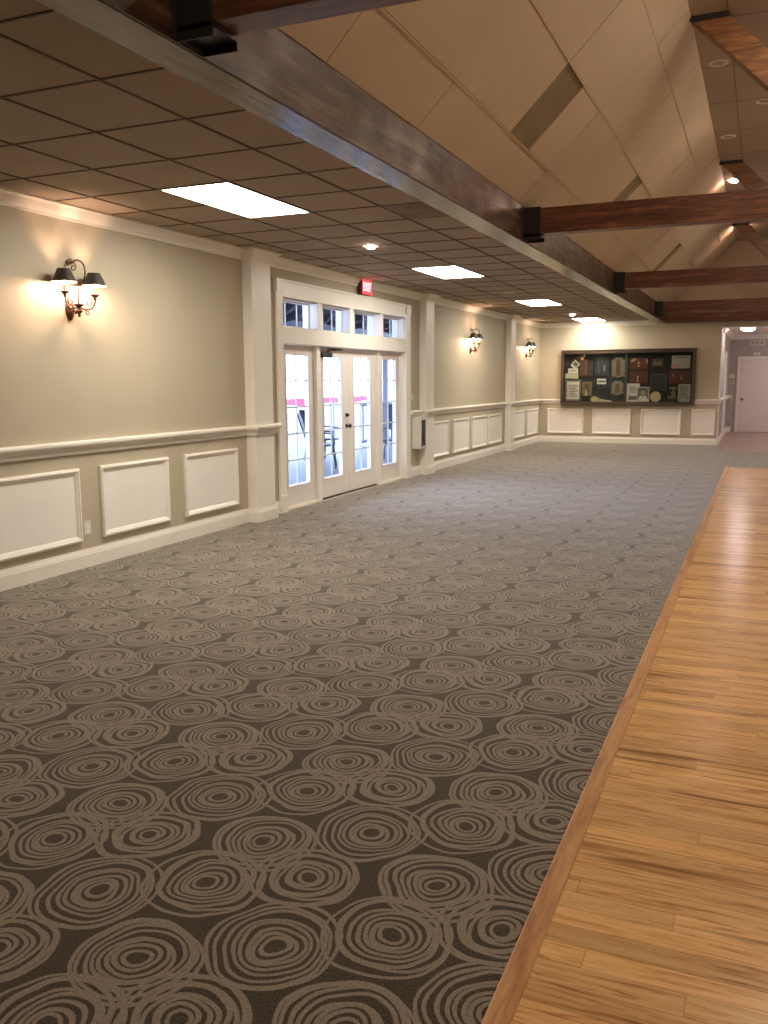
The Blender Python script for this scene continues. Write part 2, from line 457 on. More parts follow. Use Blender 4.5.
# the long beams that carry the trusses
def long_beam(side):
    mir = (lambda x: x) if side < 0 else (lambda x: 1.10 - x)
    a, b = sorted((mir(BX0), mir(BX1)))
    r = empty('long_beam', (mir(BX1), YF, 2.8))
    mb = MB()
    n = 60
    # hand-hewn: the room-side face wavers a little
    ring = []
    rr = random.Random(2 if side < 0 else 9)
    for i in range(n + 1):
        y = YF + (YB - YF) * i / n
        w = [rr.uniform(-.004, .004) for _ in range(4)]
        pts = [(BX0 + .012, 2.788), (BX1 + w[0] * .3, 2.788), (BX1 + w[1], 2.91), (BX1 + w[2], 3.0), (BX1 + w[3], 3.12), (BX0 + .012, 3.12)]
        ring.append([(mir(p[0]) - r.location.x, y - YF, p[1] - 2.8) for p in pts])
    vs = [p for q in ring for p in q]; k = 6
    fs = [tuple(range(k))] + [tuple(range(n * k, n * k + k))]
    for i in range(n):
        for j in range(k): fs.append((i * k + j, i * k + (j + 1) % k, (i + 1) * k + (j + 1) % k, (i + 1) * k + j))
    mb.add(vs, fs); mb.build('beam_timber', 'mainbeam', r, smooth=True)
    MB().box(a - r.location.x, b - r.location.x - (0 if side > 0 else .014), 0, YB - YF, -.015, -.0122).build('soffit_board', 'board', r)['label'] = 'glossy grey brown board under the beam'
    tag(r, 'very long distressed dark beam along the edge of the low tiled ceiling' if side < 0 else 'long dark beam on the far side of the vault', 'beam')
long_beam(-1); long_beam(1)

# trusses
def truss(y, label):
    r = empty('roof_truss', (BX1, y, 2.84)); th = .16
    L = 1.10 - 2 * BX1 + .0
    MB().box(0.002, L - .002, 0, th, 0, .23).build('tie_beam', 'tie', r, bevel=.006)
    for s in (0, 1):
        m = (lambda x: x) if s == 0 else (lambda x: L - x)
        # strut: from the top of the vault down toward the middle of the tie beam at 45 degrees
        x0 = RX0 - BX1; zt = ZT - 2.84
        w = .285; drop = zt - .23
        poly = [(m(x0), zt - .012), (m(x0 + w), zt - .012), (m(x0 + w + drop - .012), .228), (m(x0 + drop - .012), .228)]
        MB().prism(poly, 'y', 0.005, th - .005).build('strut', 'strut', r, bevel=.005)
        a, b = sorted((m(x0 - .01), m(x0 + w + .01)))
        MB().box(a, b, -.008, th + .008, zt - .012, zt).box(a, b, -.006, .0, zt - .045, zt - .012).build('top_plate', 'black', r)
        a, b = sorted((m(.003), m(.165)))
        MB().box(a, b, -.010, .0, -.055, .24).box(a, b, -.010, th + .01, -.022, -.0005).box(a, b, th, th + .010, -.055, .24).box(
            *sorted((m(.0025), m(.012))), -.03, th + .03, -.045, .25).build('bracket', 'black', r, bevel=.002)
    tag(r, label, 'roof truss', 'dark timber trusses crossing the vault')
truss(2.97, 'dark timber roof truss closest to the viewer, cut by the top edge of the view')
truss(8.24, 'second dark roof truss, its reddish tie beam just under the lit ceiling spots')
truss(13.62, 'third dark roof truss from the viewer, between the second and the last')
truss(19.0, 'last dark roof truss, just in front of the far wall')
mb = MB().box(BX1, 3.23, YB - .16, YB, 2.775, 3.03)
tag(mb.build('header_beam', 'tie', bevel=.005, origin=(BX1, YB, 2.775)), 'dark timber header beam lying flat against the far wall', 'beam')

# ------------------------------------------------------------------ pilasters, chair rail, crown, baseboard
PIL = [(8.0, 8.38), (13.17, 13.53), (18.27, 18.63)]
PX = -4.93
names = ['white square pilaster between the first sconce wall and the french doors',
         'white square pilaster just beyond the french doors and white wall box',
         'white square pilaster between the two far sconces']
for i, (a, b) in enumerate(PIL):
    mb = MB().box(XL, PX, a, b, 0, ZC)
    st(mb.build('trim_%d' % (3 + i), 'white', bevel=.004), names[i], 'pilaster')
def path(y0, y1, back=None):
    p = [(XL, y0)]
    for a, b in PIL:
        if y0 < a and b < y1: p += [(XL, a), (PX, a), (PX, b), (XL, b)]
    p.append((XL, y1))
    if back is not None: p += back
    return p
RAIL = [(0, .935), (.018, .935), (.024, .95), (.024, .962), (.034, .975), (.034, .985), (.058, 1.0), (.066, 1.012), (.066, 1.03), (.055, 1.042), (0, 1.042)]
BASE = [(0, 0), (.022, 0), (.022, .105), (.018, .118), (.018, .124), (.012, .134), (.010, .150), (0, .150)]
CROWN = [(0, 2.755), (.014, 2.755), (.018, 2.775), (.03, 2.785), (.062, 2.83), (.078, 2.842), (.092, 2.845), (.092, ZC - .003), (0, ZC - .003)]
CB = DY0 - .14; CE = 12.72
mb = MB().sweep(RAIL, path(YF, CB)); st(mb.build('trim_6', 'white'), 'moulded white chair rail on the near stretch of wall', 'chair rail')
mb = MB().sweep(RAIL, path(CE, YB, [(-4.497, YB)])).sweep(RAIL, [(-1.433, YB), (HX0, YB)]); st(mb.build('trim_7', 'white'), 'moulded white chair rail running from the french doors around the far wall', 'chair rail')
mb = MB().sweep(BASE, path(YF, CB)); st(mb.build('baseboard_left', 'white'), 'white baseboard along the near stretch of wall', 'baseboard')
mb = MB().sweep(BASE, path(CE, YB, [(HX0, YB)])); st(mb.build('baseboard_back', 'white'), 'white baseboard from the french doors around the far wall', 'baseboard')
mb = MB().sweep(CROWN, path(YF, YB, [(BX0, YB)])); st(mb.build('trim_8', 'white'), 'white crown moulding under the low tiled ceiling', 'crown moulding')

# raised wall panels
def panel(p0, p1, label, wall='left'):
    """p0..p1 along the wall; z .215 to .82; frame moulding around a flat white field"""
    z0, z1 = .215, .82; w = .055
    o = empty('wall_panel', (XL, (p0 + p1) / 2, z0) if wall == 'left' else ((p0 + p1) / 2, YB, z0))
    h = (p1 - p0) / 2
    def put(mb, name, mat, bev=0):
        vs = []
        for a, z, d in mb.v:
            vs.append((d, a, z) if wall == 'left' else (a, -d, z))
        q = MB(); q.v = vs; q.f = mb.f; return q.build(name, mat, o, bevel=bev)
    f = MB(); prof = [(0, 0), (0, .018), (.008, .03), (.022, .034), (.03, .026), (.04, .022), (w, .010), (w, 0)]
    ring = []
    for i, d in prof: ring.append([(-h + i, i, d), (h - i, i, d), (h - i, z1 - z0 - i, d), (-h + i, z1 - z0 - i, d)])
    vs = [p for r in ring for p in r]; fs = []
    for i in range(len(prof) - 1):
        for j in range(4): fs.append((i * 4 + j, i * 4 + (j + 1) % 4, (i + 1) * 4 + (j + 1) % 4, (i + 1) * 4 + j))
    f.add(vs, fs); put(f, 'frame_moulding', 'white')
    g = MB().box(-h + w - .004, h - w + .004, w - .004, z1 - z0 - w + .004, 0.0005, .009); put(g, 'field', 'panelw')
    tag(o, label, 'wall panel', 'raised white panels below the chair rail')
P = [(3.37, 4.29, 'raised white panel behind the edge of the view, before the first seen'),
     (4.54, 5.46, 'raised white panel below the first sconce, beside the wall outlet'),
     (5.70, 6.62, 'raised white panel between the outlet and the last panel before the first pilaster'),
     (6.87, 7.79, 'raised white panel right next to the first pilaster'),
     (13.70, 14.57, 'raised white panel directly beyond the second pilaster'),
     (14.80, 15.71, 'second of the four raised panels between the far pilasters'),
     (15.90, 16.85, 'third of the four raised panels between the far pilasters'),
     (17.00, 17.97, 'raised white panel just before the third pilaster'),
     (18.93, 19.92, 'raised white panel just beyond the third pilaster'),
     (20.12, 21.20, 'raised white panel beside the far room corner')]
for a, b, l in P: panel(a, b, l)
for a, b, l in [(-4.83, -3.95, 'raised white panel under the near-corner end of the display case'),
                (-3.74, -2.84, 'raised white panel under the paddle end of the display case'),
                (-2.61, -1.71, 'raised white panel under the round plate in the display case'),
                (-1.48, -.97, 'narrow raised white panel between the display case and the hall opening')]:
    panel(a, b, l, 'back')

# ------------------------------------------------------------------ french door unit
mb = MB()
xf = XL + .028
# side casings with plinth and corner blocks, head casing
for a, b in ((CB, DY0), (DY1, CE)):
    mb.box(XL, xf, a, b, .2, 2.5); mb.box(XL, xf + .014, a - .006, b + .006, 0, .2); mb.box(XL, xf + .012, a - .006, b + .006, 2.5, 2.645)
mb.box(XL, xf, DY0, DY1, DZ, 2.63); mb.box(XL, xf + .010, DY0, DY1, 2.615, 2.645); mb.box(XL, xf + .006, DY0 + .0, DY1, DZ, DZ + .02)
# jamb liners
mb.box(XL - T, XL, DY0 - .012, DY0 + .012, 0, DZ); mb.box(XL - T, XL, DY1 - .012, DY1 + .012, 0, DZ); mb.box(XL - T, XL, DY0, DY1, DZ - .012, DZ + .01)
# header band and transom mullions
mb.box(XL - T + .02, xf - .004, DY0, DY1, 1.935, 2.125)
TR = [(DY0 + .012, 9.66), (9.78, 10.57), (10.70, 11.58), (11.68, DY1 - .012)]
for k in range(3): mb.box(XL - T + .01, xf - .008, TR[k][1], TR[k + 1][0], 2.125, DZ)
# door mullions
for a, b in ((9.71, 9.81), (11.59, 11.69)): mb.box(XL - T + .01, XL - .03, a, b, 0, 1.935)
# sill under the sidelights
mb.box(XL - T, XL - .045, DY0, 9.71, 0, .03); mb.box(XL - T, XL - .045, 11.69, DY1, 0, .03)
st(mb.build('trim_9', 'white', bevel=.003), 'white casing, header and mullions framing the french doors and transoms', 'door casing')
mb = MB().box(XL - T - .02, XL - .06, 9.81, 11.59, 0, .019)  # dark colour stands for the shaded gap below the leaves
st(mb.build('trim_10', 'knob'), 'threshold coloured dark for the shaded gap under the french doors', 'threshold')

def leaf(name, y0, y1, g0, g1, label, cat, z0=.02, z1=1.93, gz0=.25, gz1=1.83, x=-5.15):
    o = empty(name, (x, (y0 + y1) / 2, z0)); cy = (y0 + y1) / 2
    def B(mb): mb.v = [(a, b - cy, c - z0) for a, b, c in mb.v]; return mb
    t = .0225
    m = MB().box(-t, t, y0, g0, z0, z1).box(-t, t, g1, y1, z0, z1).box(-t, t, g0, g1, z0, gz0).box(-t, t, g0, g1, gz1, z1)
    B(m).build('sash', 'doorw', o, bevel=.002)
    m = MB(); w = .018
    for a, b, c, d in ((g0 - .012, g0 + w, gz0 - .012, gz1 + .012), (g1 - w, g1 + .012, gz0 - .012, gz1 + .012)): m.box(-t - .006, t + .006, a, b, c, d)
    for c, d in ((gz0 - .012, gz0 + w), (gz1 - w, gz1 + .012)): m.box(-t - .006, t + .006, g0 + w, g1 - w, c, d)
    B(m).build('glazing_bead', 'doorw', o, bevel=.002)
    m = MB().box(-.003, .003, g0 + .004, g1 - .004, gz0 + .004, gz1 - .004); B(m).build('glass', 'glass', o)
    m = MB(); gm = (g0 + g1) / 2
    m.box(-.0085, .0085, gm - .007, gm + .007, gz0 + w, gz1 - w)
    for k in range(1, 5):
        z = gz0 + (gz1 - gz0) * k / 5
        m.box(-.0088, .0088, g0 + w, gm - .007, z - .008, z + .008); m.box(-.0088, .0088, gm + .007, g1 - w, z - .008, z + .008)
    B(m).build('muntins', 'gridw', o)
    st(o, label, cat); return o
leaf('window_1', DY0 + .014, 9.708, 9.01, 9.575, 'tall fixed sidelight on the viewer side of the french doors', 'window', z0=.032)
d1 = leaf('door_1', 9.815, 10.698, 9.93, 10.50, 'french door leaf with the overhead closer, viewer side', 'door')
d2 = leaf('door_2', 10.703, 11.585, 10.86, 11.42, 'french door leaf without closer, beside the far sidelight', 'door')
leaf('window_2', 11.692, DY1 - .014, 11.83, 12.38, 'tall fixed sidelight on the far side of the french doors', 'window', z0=.032)
# hardware on door_1
cx, cy, cz = d1.location
k = MB()
k.lathe([(.0, .0), (.032, .0), (.034, .006), (.014, .012), (.011, .034), (.024, .044), (.029, .056), (.026, .068), (.012, .074), (0, .075)], 20, (.0225, 10.625 - cy, .91 - cz), 'x')
k.build('knob', 'knob', d1, smooth=True)
k = MB().lathe([(0, 0), (.028, 0), (.028, .012), (.020, .016), (.018, .026), (0, .027)], 20, (.0225, 10.625 - cy, 1.055 - cz), 'x')
k.box(.048, .066, 10.620 - cy, 10.631 - cy, 1.040 - cz, 1.070 - cz); k.build('deadbolt', 'knob', d1)
k = MB().box(.0225, .075, 9.86 - cy, 10.13 - cy, 1.80 - cz, 1.865 - cz)
k.tube([(.05, 10.05 - cy, 1.865 - cz), (.06, 10.05 - cy, 1.885 - cz)], .014)
k.tube([(.06, 10.05 - cy, 1.89 - cz), (.13, 10.31 - cy, 1.905 - cz)], .009)
k.tube([(.13, 10.31 - cy, 1.905 - cz), (.075, 9.99 - cy, 1.915 - cz)], .008)
k.build('door_closer', 'black', d1, bevel=.003)
# transoms
for i, (a, b) in enumerate(TR):
    x = XL - .115; z0, z1 = 2.127, DZ - .013; o = empty('window_%d' % (3 + i), (x, (a + b) / 2, z0)); h = (b - a) / 2; H = z1 - z0
    m = MB().box(-.02, .02, -h + .001, -h + .020, 0, H).box(-.02, .02, h - .020, h - .001, 0, H).box(-.02, .02, -h + .020, h - .020, 0, .018).box(-.02, .02, -h + .020, h - .020, H - .016, H)
    m.build('sash', 'white', o, bevel=.002)
    MB().box(-.003, .003, -h + .026, h - .026, .022, H - .022).build('glass', 'glass', o)
    m = MB()
    for q in (-.33, .33): m.box(-.007, .007, q * h - .006, q * h + .006, .024, H - .024)
    m.build('muntins', 'gridw', o)
    st(o, ['transom window above the viewer-side sidelight', 'transom window above the door leaf with the closer', 'transom window above the second door leaf, under the exit sign', 'transom window above the far sidelight'][i], 'window')

# exit sign
e = empty('exit_sign', (XL, 10.97, 2.650))

MB().box(0.03, .085, -.145, .145, 0.0, .195).build('housing', 'exitbox', e, bevel=.004)
MB().box(.0855, .090, -.140, .140, .006, .189).build('face', 'exitred', e)
MB().box(0.0, .03, -.03, .03, .06, .15).build('wall_mount', 'exitbox', e)
tx = bpy.data.curves.new('letters', 'FONT'); tx.body = 'EXIT'; tx.size = .175; tx.align_x = 'CENTER'; tx.align_y = 'CENTER'; tx.extrude = .002; tx.offset = .003
tmp = bpy.data.objects.new('tmp', tx); C.objects.link(tmp)
dg = bpy.context.evaluated_depsgraph_get(); me = bpy.data.meshes.new_from_object(tmp.evaluated_get(dg))
bpy.data.objects.remove(tmp)
lt = bpy.data.objects.new('letters', me); C.objects.link(lt); lt.parent = e; me.materials.clear(); me.materials.append(M['exitletter'])
lt.rotation_euler = (PI / 2, 0, PI / 2); lt.location = (.0925, 0, .097); lt.scale = (.70, .92, 1)
tag(e, 'small glowing red exit sign over the french doors', 'exit sign')

# white wall box beyond the doors
o = empty('wall_box', (XL, 12.97, .44))
MB().box(0, .140, -.125, .125, 0, .50).build('cabinet', 'plastic', o, bevel=.006)
MB().box(.1405, .145, -.11, .11, .02, .48).build('front_frame', 'plastic', o, bevel=.002)
MB().box(.1445, .149, -.085, .085, .045, .455).build('front_opening', 'dark', o)
m = MB(); m.lathe([(.0, 0), (.022, 0), (.022, .1), (.012, .13), (0, .13)], 14, (.152, -.03, .12)); m.build('nozzle', 'exitbox', o)
tag(o, 'white metal wall box with dark front window between the french doors and second pilaster', 'wall box')
def plate(name, y, z, w, h, label, cat, kind):
    o = empty(name, (XL, y, z)); MB().box(0, .006, -w / 2, w / 2, 0, h).build('cover_plate', 'plastic', o, bevel=.002)
    if kind == 'outlet':
        for dz in (.028, .072):
            MB().box(.006, .0085, -.017, .017, dz - .014, dz + .014).build('socket', 'panelw', o, bevel=.002)
    else: MB().box(.006, .013, -.006, .006, h / 2 - .012, h / 2 + .012).build('toggle', 'panelw', o, bevel=.001)
    tag(o, label, cat)
plate('wall_outlet', 5.535, .265, .075, .115, 'white double outlet low on the wall beside the first panels', 'outlet', 'outlet')
plate('light_switch', 12.84, 1.20, .075, .115, 'white light switch above the wall box', 'light switch', 'switch')

# ------------------------------------------------------------------ sconces
def sconce():
    r = empty('wall_sconce', (XL, 5.475, 2.0))
    m = MB().lathe([(0, 0.), (.055, 0.), (.062, .006), (.056, .014), (.035, .022), (.030, .034), (0, .036)], 28, (0, 0, .07), 'x', sx=.8, sy=1.35)
    m.build('backplate', 'bronze', r, smooth=True)
    m = MB().tube([(.02, 0, .07), (.07, 0, .045), (.09, 0, .05), (.10, 0, .075)], [.014, .013, .012, .012])
    m.lathe([(0, -.035), (.008, -.03), (.014, -.018), (.008, -.008), (.02, 0), (.03, .012), (.024, .024), (.012, .034), (.018, .046), (.038, .056), (.040, .064), (0, .066)], 20, (.10, 0, .045))
    m.build('body', 'bronze', r, smooth=True)
    def spiral(c, r0, r1, a0, turns, plane, n=26, off=0.):
        out = []
        for i in range(n):
            t = i / (n - 1); a = a0 + turns * 2 * PI * t; q = r0 + (r1 - r0) * t
            out.append((c[0], c[1] + q * math.cos(a), c[2] + q * math.sin(a)) if plane == 'yz' else (c[0] + q * math.cos(a), c[1], c[2] + q * math.sin(a)))
        return out
    for s in (-1, 1):
        X = .12; Y = .165 * s
        pts = [(.10, .02 * s, .085), (.105, .06 * s, .075), (.11, .11 * s, .078), (.115, .148 * s, .10), (X, Y, .14), (X, Y, .165)]
        # smooth it
        sm = []
        for i in range(len(pts) - 1):
            p0 = Vector(pts[max(i - 1, 0)]); p1 = Vector(pts[i]); p2 = Vector(pts[i + 1]); p3 = Vector(pts[min(i + 2, len(pts) - 1)])
            for q in range(5):
                t = q / 5; sm.append(.5 * (2 * p1 + (p2 - p0) * t + (2 * p0 - 5 * p1 + 4 * p2 - p3) * t * t + (3 * p1 - p0 - 3 * p2 + p3) * t ** 3))
        sm.append(Vector(pts[-1])); MB().tube(sm, .0065).build('arm', 'bronze', r, smooth=True)
        m = MB().tube(spiral((.112, .098 * s, .128), .042, .012, PI * (1.0 if s > 0 else 0.) * 1 - .9 * s, -.95 * s, 'yz'), .0045, 8)
        m.tube(spiral((.11, .085 * s, .052), .026, .008, PI / 2, 1.1 * s, 'yz'), .004, 8)
        m.build('scroll', 'bronze', r, smooth=True)
        MB().lathe([(0, .150), (.012, .152), (.016, .162), (.012, .170), (.030, .184), (.036, .194), (.034, .197), (0, .190)], 20, (X, Y, 0)).build('candle_cup', 'bronze', r, smooth=True)
        c = MB().lathe([(0, .19), (.0115, .19), (.0115, .245), (.006, .249), (0, .249)], 16, (X, Y, 0)).build('candle', 'candle', r, smooth=True)
        MB().lathe([(0, .249), (.007, .252), (.013, .266), (.0145, .280), (.010, .300), (.003, .318), (0, .321)], 14, (X, Y, 0)).build('bulb', 'bulb', c, smooth=True)
        # open conical shade with wall thickness
        m = MB().lathe([(.094, .262), (.048, .362), (.0468, .362), (.0925, .262), (.094, .262)], 36, (X, Y, 0), closed=True)
        sh = m.build('shade', 'shade', r, smooth=True)
        # liner: paler inside
        MB().lathe([(.0915, .2635), (.0459, .3605)], 36, (X, Y, 0), closed=True).build('liner', 'liner', sh, smooth=True)
        MB().tube([(X - .046, Y, .355), (X, Y, .348), (X + .046, Y, .355)], .0015, 6).tube([(X, Y - .046, .355), (X, Y, .348), (X, Y + .046, .355)], .0015, 6).build('shade_ring', 'bronze', sh)
    pts = []
    for i in range(25):
        t = i / 24; a = -PI / 2 * .95 + t * PI * 1.25
        pts.append((.10 + .08 * math.cos(a), 0, .36 + .085 * math.sin(a) + (.0 if a > 0 else a * .03)))
    m = MB().tube([(.10, 0, .18), (.11, 0, .24)] + pts[2:], .006, 8)
    m.tube([(.10, 0, .105), (.098, 0, .15), (.10, 0, .19)], .006, 8)
    m.tube(spiral((.065, 0, .392), .03, .008, 1.2, -1.2, 'xz'), .004, 8)
    m.build('top_scroll', 'bronze', r, smooth=True)
    m = MB(); base_p = Vector((.03, 0, .428))
    for a, l in ((.2, .05), (1.0, .05), (-.7, .045), (1.9, .04), (2.9, .035)):
        d = Vector((-math.sin(a) * .6, math.cos(a) * .75 * (1 if a > 0 else 1), math.sin(a + .9))).normalized(); w = Vector((.5, .2, .3)).cross(d).normalized() * .014
        n = d.cross(w).normalized() * .003
        p0, p1, p2 = base_p, base_p + d * l * .5, base_p + d * l
        m.add([p0, p1 + w, p2, p1 - w, p1 + n, p1 - n], [(0, 1, 4), (1, 2, 4), (2, 3, 4), (3, 0, 4), (0, 5, 1), (1, 5, 2), (2, 5, 3), (3, 5, 0)])
    m.lathe([(0, -.01), (.009, -.004), (.011, .004), (0, .012)], 10, tuple(base_p))
    m.build('leaf_finial', 'bronze', r)
    return r
M['liner'] = base('shade_liner', (.85, .72, .5), .6)[0]
s1 = sconce()
G = 'bronze twin-shade wall sconces'
tag(s1, 'bronze sconce with two dark shades nearest the viewer, above the outlet', 'wall sconce', G)
for y, l in ((15.80, 'bronze twin-shade sconce between the second and third pilasters'), (20.0, 'bronze twin-shade sconce in the bay beside the far corner')):
    c = copy_tree(s1); c.location = (XL, y, 2.0); c['label'] = l

# ------------------------------------------------------------------ lights in the ceilings
TL = {5.32: 'large bright fluorescent ceiling panel nearest the viewer, before the first pilaster',
      10.20: 'bright fluorescent ceiling panel above the french doors area', 15.08: 'third bright fluorescent panel, near the second sconce', 19.96: 'small looking fluorescent panel right before the far wall'}
def troffer(x0, x1, y, label):
    o = empty('ceiling_light', ((x0 + x1) / 2, y + .61, ZC)); hx, hy = (x1 - x0) / 2, .61
    m = MB().box(-hx, hx, -hy, -hy + .022, -.008, .03).box(-hx, hx, hy - .022, hy, -.008, .03).box(-hx, -hx + .022, -hy + .022, hy - .022, -.008, .03).box(hx - .022, hx, -hy + .022, hy - .022, -.008, .03)
    m.build('frame', 'lampframe', o)
    MB().box(-hx + .022, hx - .022, -hy + .022, hy - .022, -.005, .003).build('diffuser', 'lamp', o)
    tag(o, label, 'ceiling light', 'fluorescent ceiling panels')
for y in LY: troffer(-4.04, -3.44, y, TL[y])
for k, y in enumerate(LY): troffer(4.54, 5.14, y, 'fluorescent ceiling panel in the far side aisle, number %s from the front' % ['one', 'two', 'three', 'four'][k])
def can(x, y, z, lit, label, mat='can', r=.085):
    o = empty('downlight', (x, y, z))
    MB().lathe([(r * .70, -.004), (r * .95, -.010), (r * 1.1, -.006), (r * 1.12, 0), (r * .68, 0), (r * .70, -.004)], 28, (0, 0, 0), closed=True).build('ring', 'canring', o, smooth=True)
    prof = [(0, -.003), (r * .70, -.003), (r * .70, 0), (0, 0)] if not lit else [(0, -.42 * r), (r * .3, -.39 * r), (r * .52, -.27 * r), (r * .64, -.1 * r), (r * .68, 0), (0, 0)]
    MB().lathe(prof, 28).build('lens', mat if lit else 'canoff', o)
    tag(o, label, 'downlight', 'round recessed downlights')
can(-3.74, 3.0, ZC, 1, 'lit round downlight in the low ceiling above the viewer', 'can_soft')
can(-3.74, 8.37, ZC, 1, 'lit round downlight in the low ceiling between the two nearest panels', 'can_soft')
can(-3.74, 13.67, ZC, 0, 'unlit round ring in the low ceiling between the second and third panels')
can(-3.74, 18.68, ZC, 1, 'lit round downlight in the low ceiling before the last panel', 'can_soft')
can(-.56, 9.5, ZT, 0, 'unlit round downlight at the vault top, nearest the viewer')
can(-.15, 10.95, ZT, 0, 'unlit round downlight set further in at the vault top')
can(-.57, 12.3, ZT, 0, 'unlit round downlight just before the lit ones at the vault top')
can(-.57, 14.9, ZT, 1, 'glowing downlight at the vault top seen above the second truss', 'can', .11)
can(-.55, 19.4, ZT, 1, 'glowing downlight at the vault top seen under the second truss', 'can', .12)
for y, l in ((-1.8, 'behind the viewer'), (.6, 'just behind the viewer'), (4.6, 'beyond the first truss'), (7.3, 'before the second truss')): can(.45, y, ZT, 1, 'added unseen downlight along the middle of the vault top, ' + l, 'can_added', .10)  # out-of-view lamps added to brighten the vault slope and wood floor
for y, l in ((11.0, 'middle'), (16.4, 'last bay')): can(.45, y, ZT, 1, 'added unseen downlight along the middle of the vault top, ' + l, 'can_added', .10)  # more added fill, placed partly for the glare on the long beam

# ------------------------------------------------------------------ hall
# jamb return of the opening, casing, rail and base inside
mb = MB().box(HX0 - .006, HX0 + .012, YB - .012, YB + T + .05, 0, HZ).box(HX0 - .09, HX0, YB - .018, YB, 0, HZ + .02) if False else MB().box(HX0 - .002, HX0 + .014, YB - .014, YB + T + .06, 0, HZ)
mb.box(HX0, HX1, YB - .010, YB + T, HZ - .016, HZ)
st(mb.build('trim_11', 'white', bevel=.002), 'white jamb of the hallway opening', 'jamb')
m = MB()
m.sweep(BASE, [(HX0, YB + T + .06), (HX0, 23.9)]); m.sweep(BASE, [(HX0, 24.75), (HX0, HY), (-.80, HY)])
m.sweep(RAIL, [(HX0, YB + T + .06), (HX0, 23.9)]); m.sweep(RAIL, [(HX0, 24.75), (HX0, HY), (-.80, HY)])
m.sweep([(0, 2.60), (.02, 2.60), (.06, 2.66), (.08, 2.68), (.08, 2.718), (0, 2.718)], [(HX0, YB + T), (HX0, HY), (3.0, HY)])
st(m.build('trim_12', 'white'), 'white rail, baseboard and crown inside the hallway', 'hall trim')
m = MB().box(HX0, HX0 + .022, 23.9, 24.0, 0, 2.1).box(HX0, HX0 + .022, 24.65, 24.75, 0, 2.1).box(HX0, HX0 + .022, 23.9, 24.75, 2.1, 2.2)
st(m.build('trim_13', 'white', bevel=.002), 'white casing of the doorway on the hallway side wall', 'door casing')
m = MB().box(HX0, HX0 + .012, 24.0, 24.65, .01, 2.1); st(m.build('door_4', 'doorw'), 'white door edge-on in the hallway side wall', 'door')
d = empty('door_3', (-.20, HY, 0))
m = MB().box(-.40, .42, -.030, -.006, .008, 2.03); m.build('leaf', 'doorw', d, bevel=.002)
m = MB().box(-.50, -.405, -.034, 0, 0, 2.13).box(.425, .52, -.034, 0, 0, 2.13).box(-.405, .425, -.034, 0, 2.035, 2.13); m.build('casing', 'white', d, bevel=.003)
m = MB().lathe([(0, 0), (-.0, 0), (.030, -.002), (.030, -.008), (.012, -.014), (.012, -.04), (.028, -.05), (.032, -.062), (.02, -.075), (0, -.078)], 18, (-.335, -.03, .93), 'y'); m.build('knob', 'knob', d, smooth=True)
m = MB().box(-.40, .42, -.032, -.004, .002, .008); m.build('bottom_gap', 'dark', d)
st(d, 'plain white door at the end of the hallway', 'door')
o = empty('hall_lamp', (-.40, 22.7, 2.72)); lamp0 = o
MB().lathe([(0, 0), (.17, 0), (.17, -.03), (.16, -.034), (0, -.034)], 32).build('canopy_plate', 'canring', o, smooth=True)
MB().lathe([(.155, -.034), (.155, -.05), (.13, -.08), (.08, -.10), (0, -.108)], 32).build('glass_bowl', 'halllamp', o, smooth=True)
tag(o, 'bright round flush lamp on the hallway ceiling', 'ceiling lamp')
for lx, ly, ll in ((1.5, 24.2, 'added round fill lamp deeper in the hallway, past the edge of the view'), (1.5, 25.9, 'added round fill lamp at the end of the hallway, past the edge of the view')):
    c = copy_tree(lamp0); c.location = (lx, ly, 2.72); c['label'] = ll  # fill lamps added out of view to keep the hall bright
o = empty('air_vent', (-.21, HY, 2.50)); MB().box(-.19, .19, -.012, 0, -.07, .07).build('plate', 'plastic', o, bevel=.002)
m = MB()
for k in range(3): m.box(-.165 + k * .115, -.065 + k * .115, -.014, -.0121, -.05, .05)
m.build('grille', 'hallwall', o); tag(o, 'pale three-section air vent high above the hallway door', 'vent')
o = empty('door_sensor', (-.21, HY, 2.16)); MB().box(-.09, .09, -.05, 0, 0, .075).build('case', 'plastic', o, bevel=.006); MB().box(-.05, .05, -.053, -.049, .02, .055).build('lens', 'canring', o)
tag(o, 'small white box mounted over the hallway door', 'sensor')
o = empty('thermostat', (-.83, HY, 1.36)); MB().box(-.055, .055, -.03, 0, 0, .09).build('case', 'plastic', o, bevel=.005); MB().box(-.03, .03, -.032, -.029, .03, .07).build('display', 'dark', o)
tag(o, 'small white thermostat beside the hallway door', 'thermostat')
o = empty('notice_card', (-.83, HY, 1.53)); MB().box(-.065, .065, -.006, 0, 0, .10).build('card', 'plastic', o); tag(o, 'blank white card above the thermostat', 'card')

# ------------------------------------------------------------------ display case on the far wall
case = empty('display_case', (-2.97, YB, .90))
cx = -2.97; X0, X1, Z0, Z1 = -4.495, -1.435, .90, 2.185; D = .14
fr = .068
def CB_(mb): mb.v = [(a - cx, b - YB, c - .90) for a, b, c in mb.v]; return mb
m = MB().box(X0, X1, YB - D, YB, Z0, Z0 + fr + .012).box(X0, X1, YB - D, YB, Z1 - fr, Z1).box(X0, X0 + fr, YB - D, YB, Z0 + fr + .012, Z1 - fr).box(X1 - fr, X1, YB - D, YB, Z0 + fr + .012, Z1 - fr)
CB_(m).build('frame', 'case', case, bevel=.008)
m = MB().box(X0 - .012, X1 + .012, YB - D - .012, YB, Z1, Z1 + .02); CB_(m).build('top_lip', 'case', case, bevel=.004)
M['felt'] = mottled('dark_felt', (.012, .014, .013), .9, 12, .3)
m = MB().box(X0 + fr, X1 - fr, YB - .012, YB - .001, Z0 + fr, Z1 - fr); CB_(m).build('back_board', 'felt', case)
M['casemetal'] = base('case_track', (.03, .04, .035), .4, .3)[0]
